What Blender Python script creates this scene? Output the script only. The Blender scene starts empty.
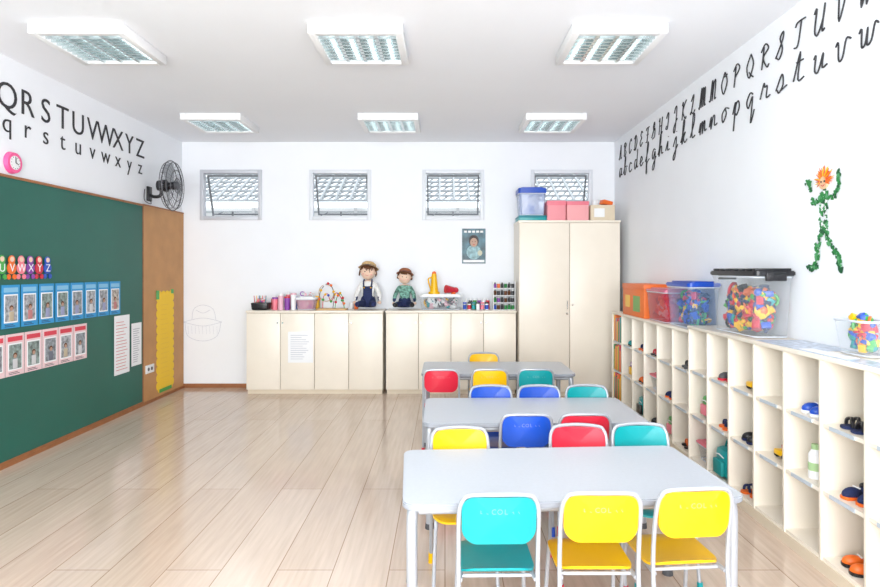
import bpy, bmesh, math, random
from mathutils import Vector, Matrix, Euler
random.seed(7)
S=bpy.context.scene
try:
    S.view_settings.view_transform='Standard'
    S.view_settings.look='None'
except Exception as e: print(e)
COL=S.collection
# ---------------------------------------------------------------- materials
_m={}
def mat(name,col,rough=0.5,metal=0.0,noise=0.0,nscale=20,emit=None,es=0,bump=0.0,spec=0.5):
    if name in _m: return _m[name]
    m=bpy.data.materials.new(name); m.use_nodes=True
    nt=m.node_tree; p=nt.nodes['Principled BSDF']
    p.inputs['Base Color'].default_value=(*col,1)
    p.inputs['Roughness'].default_value=rough; p.inputs['Metallic'].default_value=metal
    p.inputs['Specular IOR Level'].default_value=spec
    if noise>0 or bump>0:
        tc=nt.nodes.new('ShaderNodeTexCoord'); nz=nt.nodes.new('ShaderNodeTexNoise')
        nz.inputs['Scale'].default_value=nscale; nz.inputs['Detail'].default_value=4
        nt.links.new(tc.outputs['Object'],nz.inputs['Vector'])
        if noise>0:
            r=nt.nodes.new('ShaderNodeValToRGB')
            r.color_ramp.elements[0].position=.3; r.color_ramp.elements[1].position=.7
            r.color_ramp.elements[0].color=(*[c*(1-noise) for c in col],1)
            r.color_ramp.elements[1].color=(*[min(1,c*(1+noise*.5)) for c in col],1)
            nt.links.new(nz.outputs['Fac'],r.inputs['Fac']); nt.links.new(r.outputs['Color'],p.inputs['Base Color'])
        if bump>0:
            b=nt.nodes.new('ShaderNodeBump'); b.inputs['Strength'].default_value=bump; b.inputs['Distance'].default_value=.01
            nt.links.new(nz.outputs['Fac'],b.inputs['Height']); nt.links.new(b.outputs['Normal'],p.inputs['Normal'])
    if emit:
        p.inputs['Emission Color'].default_value=(*emit,1); p.inputs['Emission Strength'].default_value=es
    _m[name]=m; return m
def clear(name,col,alpha=.3):
    if name in _m: return _m[name]
    m=bpy.data.materials.new(name); m.use_nodes=True; nt=m.node_tree
    nt.nodes.clear(); o=nt.nodes.new('ShaderNodeOutputMaterial')
    t=nt.nodes.new('ShaderNodeBsdfTransparent'); t.inputs[0].default_value=(1,1,1,1)
    p=nt.nodes.new('ShaderNodeBsdfPrincipled'); p.inputs['Base Color'].default_value=(*col,1); p.inputs['Roughness'].default_value=.15
    x=nt.nodes.new('ShaderNodeMixShader'); x.inputs[0].default_value=alpha
    nt.links.new(t.outputs[0],x.inputs[1]); nt.links.new(p.outputs[0],x.inputs[2]); nt.links.new(x.outputs[0],o.inputs[0])
    _m[name]=m; return m
WHITE=mat('wall_paint',(.865,.89,.93),.7,noise=.015,nscale=3)
CEIL=mat('ceiling_paint',(.875,.90,.945),.8,noise=.01,nscale=2)
CREAM=mat('cream_laminate',(.86,.79,.68),.35,noise=.02,nscale=5)
CREAM2=mat('cream_laminate_edge',(.72,.62,.48),.4)
GAP=mat('door_gap',(.35,.28,.2),.7)
METAL=mat('grey_tube',(.40,.42,.46),.35,metal=.3)
CHROME=mat('chrome',(.8,.8,.82),.15,metal=1)
TABLE=mat('table_laminate',(.47,.50,.54),.3,noise=.03,nscale=60)
TEDGE=mat('table_edge',(.28,.30,.34),.4)
YEL=mat('yellow_plastic',(.86,.48,.0),.33); TEAL=mat('teal_plastic',(.0,.30,.32),.33)
BLUE=mat('blue_plastic',(.008,.07,.46),.33); RED=mat('red_plastic',(.58,.015,.04),.33)
PINK=mat('pink_plastic',(.82,.21,.27),.5); ORG=mat('orange_plastic',(.82,.15,.015),.4)
GRN=mat('green_plastic',(.05,.36,.06),.4); PURP=mat('purple_plastic',(.24,.05,.36),.4)
BLK=mat('black_plastic',(.010,.010,.013),.35); DGREY=mat('dark_grey',(.08,.08,.09),.5)
PAPER=mat('paper',(.86,.87,.88),.8); PALEPINK=mat('pale_pink',(.8,.48,.56),.5)
WHP=mat('white_plastic',(.84,.85,.86),.35)
BOARD=mat('chalkboard_green',(.013,.122,.088),.5,noise=.12,nscale=1.5)
WOOD=mat('wood_trim',(.34,.13,.045),.5,noise=.2,nscale=12)
CORK=mat('wood_panel',(.52,.265,.10),.6,noise=.12,nscale=4)
BLKP=mat('black_paint',(.03,.03,.035),.7)
SKIN=mat('skin_cloth',(.80,.58,.45),.85); HAIR=mat('brown_hair',(.13,.05,.02),.9,bump=.6,nscale=60)
NAVY=mat('navy_cloth',(.012,.022,.09),.85,noise=.3,nscale=60); WCL=mat('white_cloth',(.8,.79,.77),.9,noise=.08,nscale=40)
GCL=mat('green_print_cloth',(.2,.42,.34),.9,noise=.8,nscale=40)
STRAW=mat('straw_hat',(.62,.42,.2),.9,noise=.3,nscale=60,bump=.4); RUST=mat('rust_hat',(.35,.12,.05),.9,noise=.4,nscale=60)
LEAF1=mat('leaf_green',(.02,.22,.05),.6); LEAF2=mat('leaf_dark',(.01,.1,.035),.6); LEAF3=mat('leaf_light',(.1,.36,.15),.6)
GOLD=mat('yellow_paper',(.90,.58,.03),.7)
CLR=clear('clear_plastic',(.62,.68,.74),.17); CLRB=clear('blue_clear_plastic',(.35,.5,.88),.4)
LOUV=mat('louver_aluminium',(.72,.78,.78),.22,metal=.9)
PALETTE=[RED,YEL,BLUE,GRN,ORG,PINK,TEAL,PURP,WHP]
# ---------------------------------------------------------------- builder
_txt={}
def textmesh(ch):
    if ch in _txt: return _txt[ch]
    cu=bpy.data.curves.new('t','FONT'); cu.body=ch; cu.align_x='CENTER'; cu.size=1; cu.resolution_u=4; cu.extrude=.01
    cu.offset=-.008
    o=bpy.data.objects.new('t',cu); COL.objects.link(o)
    dg=bpy.context.evaluated_depsgraph_get(); dg.update()
    me=bpy.data.meshes.new_from_object(o.evaluated_get(dg))
    r=([v.co.copy() for v in me.vertices],[list(p.vertices) for p in me.polygons])
    bpy.data.objects.remove(o); bpy.data.meshes.remove(me); _txt[ch]=r; return r
def catmull(P,n=5,closed=False):
    P=[Vector(p) for p in P]; out=[]; N=len(P)
    R=range(N) if closed else range(N-1)
    for i in R:
        if closed: a,b,c,d=P[i-1],P[i],P[(i+1)%N],P[(i+2)%N]
        else: a,b,c,d=P[max(i-1,0)],P[i],P[i+1],P[min(i+2,N-1)]
        for k in range(n):
            t=k/n
            out.append(.5*((2*b)+(c-a)*t+(2*a-5*b+4*c-d)*t*t+(3*b-a-3*c+d)*t**3))
    if not closed: out.append(P[-1])
    return out
def rrect(w,h,r,n=5,cx=0,cy=0):
    o=[]
    for (sx,sy,a0) in ((1,1,0),(-1,1,90),(-1,-1,180),(1,-1,270)):
        for k in range(n+1):
            a=math.radians(a0+90*k/n)
            o.append((cx+sx*(w/2-r)+r*math.cos(a),cy+sy*(h/2-r)+r*math.sin(a)))
    return o
class B:
    def __init__(s): s.v=[];s.f=[];s.m=[];s.mats=[];s.M=Matrix.Identity(4)
    def mi(s,m):
        if m not in s.mats: s.mats.append(m)
        return s.mats.index(m)
    def raw(s,vs,fs,m):
        n=len(s.v); i=s.mi(m) if not isinstance(m,list) else None
        s.v+= [tuple(s.M@Vector(v)) for v in vs]
        for k,f in enumerate(fs):
            s.f.append([n+j for j in f]); s.m.append(i if i is not None else s.mi(m[k]))
    def bm(s,b,m):
        b.verts.index_update()
        s.raw([v.co.copy() for v in b.verts],[[v.index for v in f.verts] for f in b.faces],m); b.free()
    def box(s,c,d,m,rot=(0,0,0),bev=0,taper=None):
        b=bmesh.new(); bmesh.ops.create_cube(b,size=1)
        for v in b.verts:
            t=1
            if taper and v.co.z<0: t=taper
            v.co=Vector((v.co.x*d[0]*t,v.co.y*d[1]*t,v.co.z*d[2]))
        if bev>0: bmesh.ops.bevel(b,geom=b.edges[:],offset=bev,segments=2,affect='EDGES',profile=.5)
        b.transform(Matrix.Translation(c)@Euler(rot).to_matrix().to_4x4()); s.bm(b,m)
    def bx(s,x0,x1,y0,y1,z0,z1,m,bev=0): s.box(((x0+x1)/2,(y0+y1)/2,(z0+z1)/2),(x1-x0,y1-y0,z1-z0),m,bev=bev)
    def cyl(s,p0,p1,r0,r1,m,seg=16):
        p0=Vector(p0);p1=Vector(p1);d=p1-p0
        b=bmesh.new(); bmesh.ops.create_cone(b,cap_ends=True,segments=seg,radius1=max(r0,1e-5),radius2=max(r1,1e-5),depth=d.length)
        b.transform(Matrix.Translation((p0+p1)/2)@d.to_track_quat('Z','Y').to_matrix().to_4x4()); s.bm(b,m)
    def sph(s,c,r,m,seg=14,ring=9,rot=(0,0,0)):
        if not hasattr(r,'__len__'): r=(r,r,r)
        b=bmesh.new(); bmesh.ops.create_uvsphere(b,u_segments=seg,v_segments=ring,radius=1)
        b.transform(Matrix.Translation(c)@Euler(rot).to_matrix().to_4x4()@Matrix.Diagonal((*r,1))); s.bm(b,m)
    def tube(s,pts,r,m,seg=8,closed=False):
        P=[Vector(p) for p in pts]; N=len(P); vs=[];fs=[]
        prev=None
        for i,p in enumerate(P):
            if closed: t=P[(i+1)%N]-P[i-1]
            else: t=P[min(i+1,N-1)]-P[max(i-1,0)]
            t.normalize()
            if prev is None: prev=t.orthogonal().normalized()
            n=(prev-t*prev.dot(t)).normalized(); prev=n; bb=t.cross(n)
            rr=r[i] if hasattr(r,'__len__') else r
            for k in range(seg):
                a=2*math.pi*k/seg; vs.append(p+(n*math.cos(a)+bb*math.sin(a))*rr)
        for i in range(N if closed else N-1):
            j=(i+1)%N
            for k in range(seg):
                fs.append([i*seg+k,i*seg+(k+1)%seg,j*seg+(k+1)%seg,j*seg+k])
        if not closed: fs.append(list(range(seg))[::-1]); fs.append([(N-1)*seg+k for k in range(seg)])
        s.raw(vs,fs,m)
    def prism(s,outl,z0,z1,m,bev=0,fn=None,side=None):
        b=bmesh.new(); vs=[b.verts.new((x,y,z0)) for x,y in outl]; f=b.faces.new(vs)
        r=bmesh.ops.extrude_face_region(b,geom=[f])
        for v in r['geom']:
            if isinstance(v,bmesh.types.BMVert): v.co.z=z1
        bmesh.ops.recalc_face_normals(b,faces=b.faces[:])
        if bev>0: bmesh.ops.bevel(b,geom=[e for e in b.edges if abs(e.verts[0].co.z-e.verts[1].co.z)<1e-6],offset=bev,segments=2,affect='EDGES')
        if fn:
            for v in b.verts: v.co=Vector(fn(v.co))
        if side:
            b.normal_update()
            b.verts.index_update()
            s.raw([v.co.copy() for v in b.verts],[[v.index for v in f.verts] for f in b.faces],[m if abs(f.normal.z)>.9 else side for f in b.faces]); b.free()
        else: s.bm(b,m)
    def sheet(s,outl,fn,th,m,rings=4):
        vs=[];fs=[];n=len(outl)
        cx=sum(p[0] for p in outl)/n; cy=sum(p[1] for p in outl)/n
        for side in (0,1):
            base=len(vs); vs.append(fn(cx,cy,side*th))
            for k in range(1,rings+1):
                t=k/rings
                for x,y in outl: vs.append(fn(cx+(x-cx)*t,cy+(y-cy)*t,side*th))
            for i in range(n):
                j=(i+1)%n
                f=[base,base+1+i,base+1+j]; fs.append(f if side else f[::-1])
                for k in range(rings-1):
                    a=base+1+k*n
                    f=[a+i,a+n+i,a+n+j,a+j]; fs.append(f if side else f[::-1])
        A=1+(rings-1)*n; Bb=A+1+rings*n
        for i in range(n):
            j=(i+1)%n; fs.append([A+i,A+j,Bb+j,Bb+i])
        s.raw(vs,fs,m)
    def text(s,ch,size,m,M):
        v,f=textmesh(ch); s.raw([M@(c*size) for c in v],f,m)
    def mesh(s,name):
        me=bpy.data.meshes.new(name); me.from_pydata(s.v,[],s.f)
        for m in s.mats: me.materials.append(m)
        me.polygons.foreach_set('material_index',s.m)
        me.polygons.foreach_set('use_smooth',[True]*len(me.polygons))
        me.update()
        try: me.set_sharp_from_angle(angle=math.radians(38))
        except Exception as e: print(e)
        return me
    def obj(s,name,loc=(0,0,0),rz=0):
        if s.v and loc==(0,0,0):
            xs=[v[0] for v in s.v];ys=[v[1] for v in s.v];zs=[v[2] for v in s.v]
            c=((min(xs)+max(xs))/2,(min(ys)+max(ys))/2,min(zs))
            s.v=[(v[0]-c[0],v[1]-c[1],v[2]-c[2]) for v in s.v]; loc=c
        return place(s.mesh(name),name,loc,rz)
def place(me,name,loc,rz=0):
    o=bpy.data.objects.new(name,me); COL.objects.link(o); o.location=loc; o.rotation_euler=(0,0,rz); return o
def skin(b,P,E,R,matfn,root=0,sub=2):
    me=bpy.data.meshes.new('sk'); me.from_pydata(P,E,[]); o=bpy.data.objects.new('sk',me); COL.objects.link(o)
    md=o.modifiers.new('s','SKIN')
    for i,v in enumerate(me.skin_vertices[0].data):
        r=R[i]; v.radius=(r,r) if not hasattr(r,'__len__') else r; v.use_root=(i==root)
    ss=o.modifiers.new('u','SUBSURF'); ss.levels=sub; ss.render_levels=sub
    dg=bpy.context.evaluated_depsgraph_get(); dg.update()
    m2=bpy.data.meshes.new_from_object(o.evaluated_get(dg))
    vs=[v.co.copy() for v in m2.vertices]; fs=[list(p.vertices) for p in m2.polygons]
    ms=[matfn(p.center) for p in m2.polygons]
    b.raw(vs,fs,ms); bpy.data.objects.remove(o); bpy.data.meshes.remove(m2); bpy.data.meshes.remove(me)

# ---------------------------------------------------------------- room
XL,XR,YB,YF,H=-3.24,2.09,7.40,-1.5,3.03
fm=bpy.data.materials.new('plank_floor'); fm.use_nodes=True; nt=fm.node_tree; p=nt.nodes['Principled BSDF']
L=nt.links.new; N=nt.nodes.new
tc=N('ShaderNodeTexCoord'); mp=N('ShaderNodeMapping'); mp.inputs['Rotation'].default_value=(0,0,math.radians(90))
L(tc.outputs['Object'],mp.inputs['Vector'])
br=N('ShaderNodeTexBrick'); br.inputs['Scale'].default_value=1; br.inputs['Brick Width'].default_value=2.9; br.inputs['Row Height'].default_value=.27
br.inputs['Mortar Size'].default_value=.0025; br.inputs['Mortar Smooth'].default_value=.4; br.inputs['Bias'].default_value=0
br.inputs['Color1'].default_value=(.60,.465,.365,1); br.inputs['Color2'].default_value=(.66,.53,.43,1); br.inputs['Mortar'].default_value=(.30,.19,.12,1)
br.offset=.37
L(mp.outputs[0],br.inputs['Vector'])
mp2=N('ShaderNodeMapping'); mp2.inputs['Scale'].default_value=(14,.8,1); L(tc.outputs['Object'],mp2.inputs['Vector'])
nz=N('ShaderNodeTexNoise'); nz.inputs['Scale'].default_value=3; nz.inputs['Detail'].default_value=6; L(mp2.outputs[0],nz.inputs['Vector'])
rp=N('ShaderNodeValToRGB'); rp.color_ramp.elements[0].position=.3; rp.color_ramp.elements[0].color=(.88,.865,.85,1); rp.color_ramp.elements[1].position=.7; rp.color_ramp.elements[1].color=(1.04,1.04,1.04,1)
L(nz.outputs['Fac'],rp.inputs['Fac'])
mx=N('ShaderNodeMix'); mx.data_type='RGBA'; mx.blend_type='MULTIPLY'; mx.inputs[0].default_value=1
L(br.outputs['Color'],mx.inputs[6]); L(rp.outputs['Color'],mx.inputs[7]); L(mx.outputs[2],p.inputs['Base Color'])
p.inputs['Roughness'].default_value=.14; p.inputs['Specular IOR Level'].default_value=.7
bp=N('ShaderNodeBump'); bp.inputs['Strength'].default_value=.25; bp.inputs['Distance'].default_value=.004; bp.invert=True
L(br.outputs['Fac'],bp.inputs['Height']); L(bp.outputs[0],p.inputs['Normal'])
def room(name,boxes,m):
    b=B()
    for q in boxes: b.bx(*q,m)
    me=b.mesh(name); return place(me,name,(0,0,0))
room('floor',[(XL-.15,XR+.15,YF-.15,YB+.15,-.1,0)],fm)
room('ceiling',[(XL-.15,XR+.15,YF-.15,YB+.15,H,H+.1)],CEIL)
room('wall_left',[(XL-.15,XL,YF-.15,YB+.15,0,H)],WHITE)
room('wall_right',[(XR,XR+.15,YF-.15,YB+.15,0,H)],WHITE)
WX=[-2.635,-1.29,.10,1.437]; WW=.76; WZ0,WZ1=2.065,2.685
bs=[(XL,XR,YB,YB+.15,0,WZ0),(XL,XR,YB,YB+.15,WZ1,H)]
e=[XL]+sum([[x-WW/2,x+WW/2] for x in WX],[])+[XR]
for i in range(0,len(e),2): bs.append((e[i],e[i+1],YB,YB+.15,WZ0,WZ1))
room('wall_back',bs,WHITE)
room('wall_front',[(XL,-2.9,YF-.15,YF,0,H),(1.8,XR,YF-.15,YF,0,H),(-2.9,1.8,YF-.15,YF,0,.5),(-2.9,1.8,YF-.15,YF,2.85,H)],WHITE)  # wall behind the camera; its wide opening is added for the fill lamp
room('baseboard_back',[(XL+.012,XR-.3,YB-.012,YB-.0005,0.001,.05)],WOOD)
room('baseboard_left',[(XL+.0005,XL+.03,YF,YB-.013,0.001,.03)],WOOD)
ALU=mat('window_aluminium',(.55,.57,.62),.4,metal=.1)
ALW=mat('window_white',(.72,.75,.80),.4)
DK=mat('sash_dark',(.14,.15,.16),.4)
GL=clear('window_glass',(.6,.66,.7),.05)
for i,x in enumerate(WX):
    b=B(); fr=ALU if i in(0,) else ALW
    for (x0,x1,z0,z1) in ((x-WW/2,x-WW/2+.045,WZ0,WZ1),(x+WW/2-.045,x+WW/2,WZ0,WZ1),(x-WW/2+.045,x+WW/2-.045,WZ0,WZ0+.05),(x-WW/2+.045,x+WW/2-.045,WZ1-.045,WZ1)):
        b.bx(x0,x1,YB-.025,YB+.06,z0,z1,fr,.004)
    hw=WW/2-.055; hh=WZ1-WZ0-.11; b.M=Matrix.Translation((x,YB+.07,WZ1-.055))@Matrix.Rotation(math.radians(20),4,'X')
    for (x0,x1,z0,z1) in ((-hw,-hw+.018,-hh,0),(hw-.018,hw,-hh,0),(-hw+.018,hw-.018,-hh,-hh+.018),(-hw+.018,hw-.018,-.018,0)):
        b.bx(x0,x1,-.012,.012,z0,z1,DK)
    b.bx(-hw+.018,hw-.018,-.002,.002,-hh+.018,-.018,GL)
    b.M=Matrix.Identity(4)
    b.box((x,YB+.05,WZ0+.075),(.02,.02,.07),DK)
    b.tube([(x-.25,YB+.05,WZ0+.06),(x-.2,YB+.25,WZ0+.12)],.006,DK)
    me=b.mesh('w'); place(me,'window_%d'%(i+1),(0,0,0))
# outdoors: open metal lattice canopy against the sky above a light facade
LATD=mat('lattice_metal',(.36,.39,.41),.5)
b=B()
for i in range(64): b.box((-6.9+i*.22,0,0),(.028,2.4,.03),LATD)
for i in range(12): b.box((0,-1.15+i*.21,-.02),(14,.03,.03),LATD)
for i in range(120):
    b.box((-6.9+i*.115,.55,-.05),(.016,1.15,.02),LATD,rot=(0,0,.5)); b.box((-6.9+i*.115,-.55,-.05),(.016,1.15,.02),LATD,rot=(0,0,-.5))
o=b.obj('canopy_lattice',(0,9.9,3.02)); o.rotation_euler=(math.radians(27),0,0)
FC=mat('facade',(.85,.85,.84),.8); FL=mat('facade_line',(.42,.44,.45),.8)
b=B(); b.bx(-7,7,10.6,10.8,0,2.55,FC)
for i in range(15): b.bx(-7,7,10.56,10.6,1.2+i*.09,1.228+i*.09,FL)
for i in range(16): b.bx(-7+i*.9,-6.95+i*.9,10.55,10.6,1.2,2.55,mat('facade_post',(.6,.6,.6),.7))
b.obj('neighbour_building')
b=B(); b.bx(-8,8,7.56,14,-.3,-.12,mat('outside_ground',(.5,.48,.45),.9)); b.obj('ground_outside')

# ---------------------------------------------------------------- ceiling lights
TUBE=mat('lamp_tube',(.9,.9,.9),.3,emit=(.88,.96,1),es=7)
TRAY=mat('tray_reflector',(.18,.25,.26),.25,metal=.8)
for (cy) in (4.13,6.33):
    for cx in (-2.36,-.575,1.12):
        b=B(); w=.61; z0=H-.07; z1=H-.001; t=.05
        for sx in (-1,1):
            b.box((sx*(w/2-t/2),0,(z0+z1)/2),(t,w,z1-z0),WHP,bev=.006)
            b.box((0,sx*(w/2-t/2),(z0+z1)/2),(w-2*t,t,z1-z0),WHP,bev=.006)
        b.box((0,0,z1-.004),(w-2*t,w-2*t,.006),TRAY)
        iw=w-2*t
        for i in range(1,4):
            x=-iw/2+i*iw/4
            b.raw([(x-.012,-iw/2,z0+.004),(x+.012,-iw/2,z0+.004),(x,-iw/2,z0+.042),(x-.012,iw/2,z0+.004),(x+.012,iw/2,z0+.004),(x,iw/2,z0+.042)],[[0,1,4,3],[1,2,5,4],[2,0,3,5],[0,2,1],[3,4,5]],LOUV)
        for i in range(1,9): b.box((0,-iw/2+i*iw/9,z0+.021),(iw,.010,.034),LOUV)
        for i in range(4):
            x=-iw/2+(i+.5)*iw/4; b.cyl((x,-iw/2+.01,z0+.052),(x,iw/2-.01,z0+.052),.008,.008,TUBE,10)
        b.v=[(v[0],v[1],v[2]-z0) for v in b.v]
        place(b.mesh('ceiling_light'),'ceiling_light',(cx,cy,z0))

# ---------------------------------------------------------------- left wall
b=B(); b.bx(XL+.0005,XL+.022,-1.0,6.385,.05,2.13,BOARD); b.bx(XL+.0005,XL+.03,-1.0,6.385,2.13,2.15,WOOD); b.bx(XL+.0005,XL+.03,-1,6.385,.031,.05,WOOD)
b.obj('chalkboard')
b=B(); b.bx(XL+.0005,XL+.022,6.39,7.385,.032,2.14,CORK); b.bx(XL+.0005,XL+.027,6.387,6.399,.032,2.15,WOOD); b.bx(XL+.0005,XL+.027,6.399,7.385,2.14,2.155,WOOD); b.obj('wood_wall_panel')
def LW(y,z,d=0): return Matrix.Translation((XL+.0035+d,y,z))@Matrix(((0,0,1,0),(1,0,0,0),(0,1,0,0),(0,0,0,1)))
b=B()
for i,ch in enumerate('ABCDEFGHIJKLMNOPQRSTUVWXYZ'):
    y=6.37-(25-i)*.215; b.text(ch,.28,BLKP,LW(y,2.645))
    b.text(ch.lower(),.215,BLKP,LW(y,2.47))
b.obj('printed_alphabet_lettering')
SK2=mat('photo_skin',(.45,.27,.2),.7); DB=mat('card_blue',(.03,.30,.62),.6); DR=mat('card_red',(.66,.05,.08),.6)
PBG=[mat('photo_bg%d'%i,c,.7,noise=.7,nscale=30) for i,c in enumerate([(.4,.42,.45),(.3,.33,.36),(.5,.45,.4),(.25,.32,.3)])]
MUTE=[mat('mute%d'%i,c,.7) for i,c in enumerate([(.3,.32,.5),(.5,.2,.2),(.6,.6,.62),(.15,.16,.2),(.5,.42,.3),(.2,.35,.4)])]
def card(b,y,z,w,h,m,top):
    X=XL+.0305
    b.bx(X,X+.003,y,y+w,z,z+h,m)
    b.bx(X+.003,X+.004,y+.022,y+w-.022,z+.04,z+h-.07,PAPER)
    b.bx(X+.004,X+.005,y+.032,y+w-.032,z+.05,z+h-.08,random.choice(PBG))
    c=random.choice(MUTE); cy=y+w/2+random.uniform(-.01,.01)
    b.box((X+.006,cy,z+.088),(.002,.048,.07),c,bev=.0008)
    b.cyl((X+.004,cy,z+.150),(X+.0065,cy,z+.150),.02,.02,HAIR,12)
    b.cyl((X+.004,cy,z+.143),(X+.007,cy,z+.143),.0155,.0155,SK2,12)
    b.bx(X+.003,X+.0045,y+.02,y+w-.02,z+h-.055,z+h-.02,top)
    for i in range(2): b.bx(X+.003,X+.0045,y+.03,y+w-.05-.02*i,z+.012+i*.011,z+.016+i*.011,BLKP)
b=B()
for i in range(12): card(b,5.74-i*.2,1.02,.185,.32,DB,mat('card_cyan',(.22,.50,.72),.6))
b.obj('blue_photo_card_strip')
b=B()
for i in range(9): card(b,5.18-i*.2,.665,.192,.31,mat('card_pinkish',(.8,.58,.6),.6),DR)
b.obj('red_photo_card_strip')
b=B()
pal=[PURP,RED,BLUE,GRN,ORG,PINK]; X=XL+.0305
for i,ch in enumerate('LMNOPQRSTUVWXYZ'):
    y=4.84-(14-i)*.1; m=pal[i%6]
    b.cyl((X,y,1.465),(X+.006,y,1.465),.046,.046,m,16); b.cyl((X,y,1.525),(X+.0055,y,1.525),.034,.034,m,12); b.cyl((X+.0055,y,1.53),(X+.008,y,1.53),.02,.02,SKIN,12)
    b.cyl((X,y-.03,1.40),(X+.006,y-.03,1.40),.02,.02,m,10); b.cyl((X,y+.03,1.40),(X+.006,y+.03,1.40),.02,.02,m,10)
    b.text(ch,.085,WHP,LW(y,1.438,.036))
b.obj('colourful_letter_cutouts')
def lines(b,y0,y1,z0,z1,n,m,X,th=.003):
    for i in range(n):
        z=z1-(i+.5)*(z1-z0)/n; b.bx(X,X+.001,y0,y0+(y1-y0)*random.uniform(.6,1),z-th,z+th,m)
for (y0,y1,z0,z1,nm) in ((5.82,6.10,.42,1.0,'lyrics_sheet'),(6.14,6.34,.46,.90,'notice_sheet')):
    b=B(); b.bx(XL+.0305,XL+.033,y0,y1,z0,z1,PAPER); lines(b,y0+.03,y1-.03,z0+.03,z1-.05,16,mat('ink_soft',(.35,.35,.4),.6) if nm=='notice_sheet' else mat('red_ink',(.65,.2,.2),.6),XL+.033); b.obj(nm)
# birthday chart: one scalloped outline, flush on the wood panel
b=B(); X=XL+.0225
ol=[]
def scal(p,q,n):
    p=Vector(p);q=Vector(q);d=(q-p)/n; nrm=Vector((d.y,-d.x)).normalized()
    for i in range(n):
        for k in range(5):
            a=math.pi*k/5; c=p+d*(i+.5); ol.append(tuple(c-d*.5*math.cos(a)+nrm*d.length*.38*math.sin(a)))
scal((6.72,.1),(7.08,.1),4); scal((7.08,.1),(7.08,1.18),12); scal((7.08,1.18),(6.72,1.18),4); scal((6.72,1.18),(6.72,.1),12)
b.prism(ol,0,.004,GOLD,fn=lambda c:(X+c.z,c.x,c.y))
b.box((X+.0055,6.71,1.17),(.003,.07,.1),GRN); b.box((X+.0055,7.07,1.2),(.003,.06,.05),GRN); b.box((X+.0055,6.9,.085),(.003,.3,.04),GRN)
lines(b,6.78,7.00,.2,1.08,16,mat('ink_ochre',(.82,.50,.03),.6),X+.0042,.0025)
b.obj('birthday_chart')
b=B(); b.bx(XL+.0225,XL+.034,6.44,6.62,.33,.42,WHP,.003)
for y in (6.49,6.56): b.cyl((XL+.034,y,.375),(XL+.037,y,.375),.02,.02,DGREY,12)
b.obj('wall_socket')
b=B(); c=Vector((XL+.001,4.48,2.25)); x=Vector((1,0,0))
b.cyl(c,c+x*.03,.083,.075,mat('hot_pink',(.85,.1,.3),.4),32); b.cyl(c+x*.03,c+x*.032,.052,.052,WHP,32)
b.tube([c+x*.036,c+x*.036+Vector((0,.0,.04))],.003,BLK,6); b.tube([c+x*.036,c+x*.036+Vector((0,.028,-.01))],.003,BLK,6)
for i in range(12):
    a=i*math.pi/6; b.box(c+x*.033+Vector((0,math.sin(a)*.044,math.cos(a)*.044)),(.002,.005,.005),BLK)
b.obj('wall_clock')
# fan
b=B(); c=Vector((-2.98,6.55,2.37)); R=.27
fx=Matrix.Rotation(math.radians(3),3,'Z')
def FP(ax,r,a): return c+fx@Vector((ax,r*math.cos(a),r*math.sin(a)))
FG=mat('fan_grille',(.10,.10,.11),.4,metal=.5)
for ax,r in ((0,R),(.035,R*.93),(-.035,R*.93),(.05,R*.62),(-.05,R*.62),(.058,R*.3)):
    b.tube([FP(ax,r,2*math.pi*k/36) for k in range(36)],.0035 if ax else .006,FG,6,True)
for i in range(30):
    a=2*math.pi*i/30
    b.tube([FP(.058,.05,a),FP(.05,R*.6,a+.1),FP(.035,R*.93,a+.18),FP(0,R,a+.2)],.0014,FG,4)
    b.tube([FP(-.055,.06,a),FP(-.05,R*.6,a),FP(-.035,R*.93,a),FP(0,R,a)],.0014,FG,4)
b.cyl(FP(.055,0,0),FP(.068,0,0),.05,.04,DGREY,20)
b.cyl(FP(-.03,0,0),FP(.03,0,0),.045,.045,BLK,20)
FB=mat('fan_blade',(.35,.37,.4),.4)
for i in range(3):
    a0=i*2*math.pi/3; vs=[];fs=[]
    for j in range(7):
        r=.04+(R-.06)*j/6; w=.25+.45*math.sin(math.pi*min(1,j/6*.8+.1))
        for k in range(5): 
            t=k/4-.5; vs.append(FP(-.03*t*2*.7,r,a0+t*w*1.6))
    for j in range(6):
        for k in range(4): fs.append([j*5+k,j*5+k+1,(j+1)*5+k+1,(j+1)*5+k])
    b.raw(vs,fs,FB)
b.cyl(FP(-.05,0,0),FP(-.15,0,0),.07,.055,BLK,20)
b.tube(catmull([FP(-.11,0,0)+Vector((0,0,-.04)),c+Vector((-.13,0,-.11)),c+Vector((-.20,0,-.12)),(XL+.02,c.y,c.z-.1)]),.018,BLK,10)
b.box((XL+.0115,c.y,c.z-.09),(.022,.09,.16),BLK,bev=.006)
b.tube(catmull([(XL+.02,c.y,c.z-.15),(XL+.04,c.y-.02,c.z-.2),(XL+.02,c.y-.12,c.z-.17),(XL+.012,c.y-.1,c.z-.05)]),.004,BLK,6)
b.obj('wall_fan')

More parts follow.
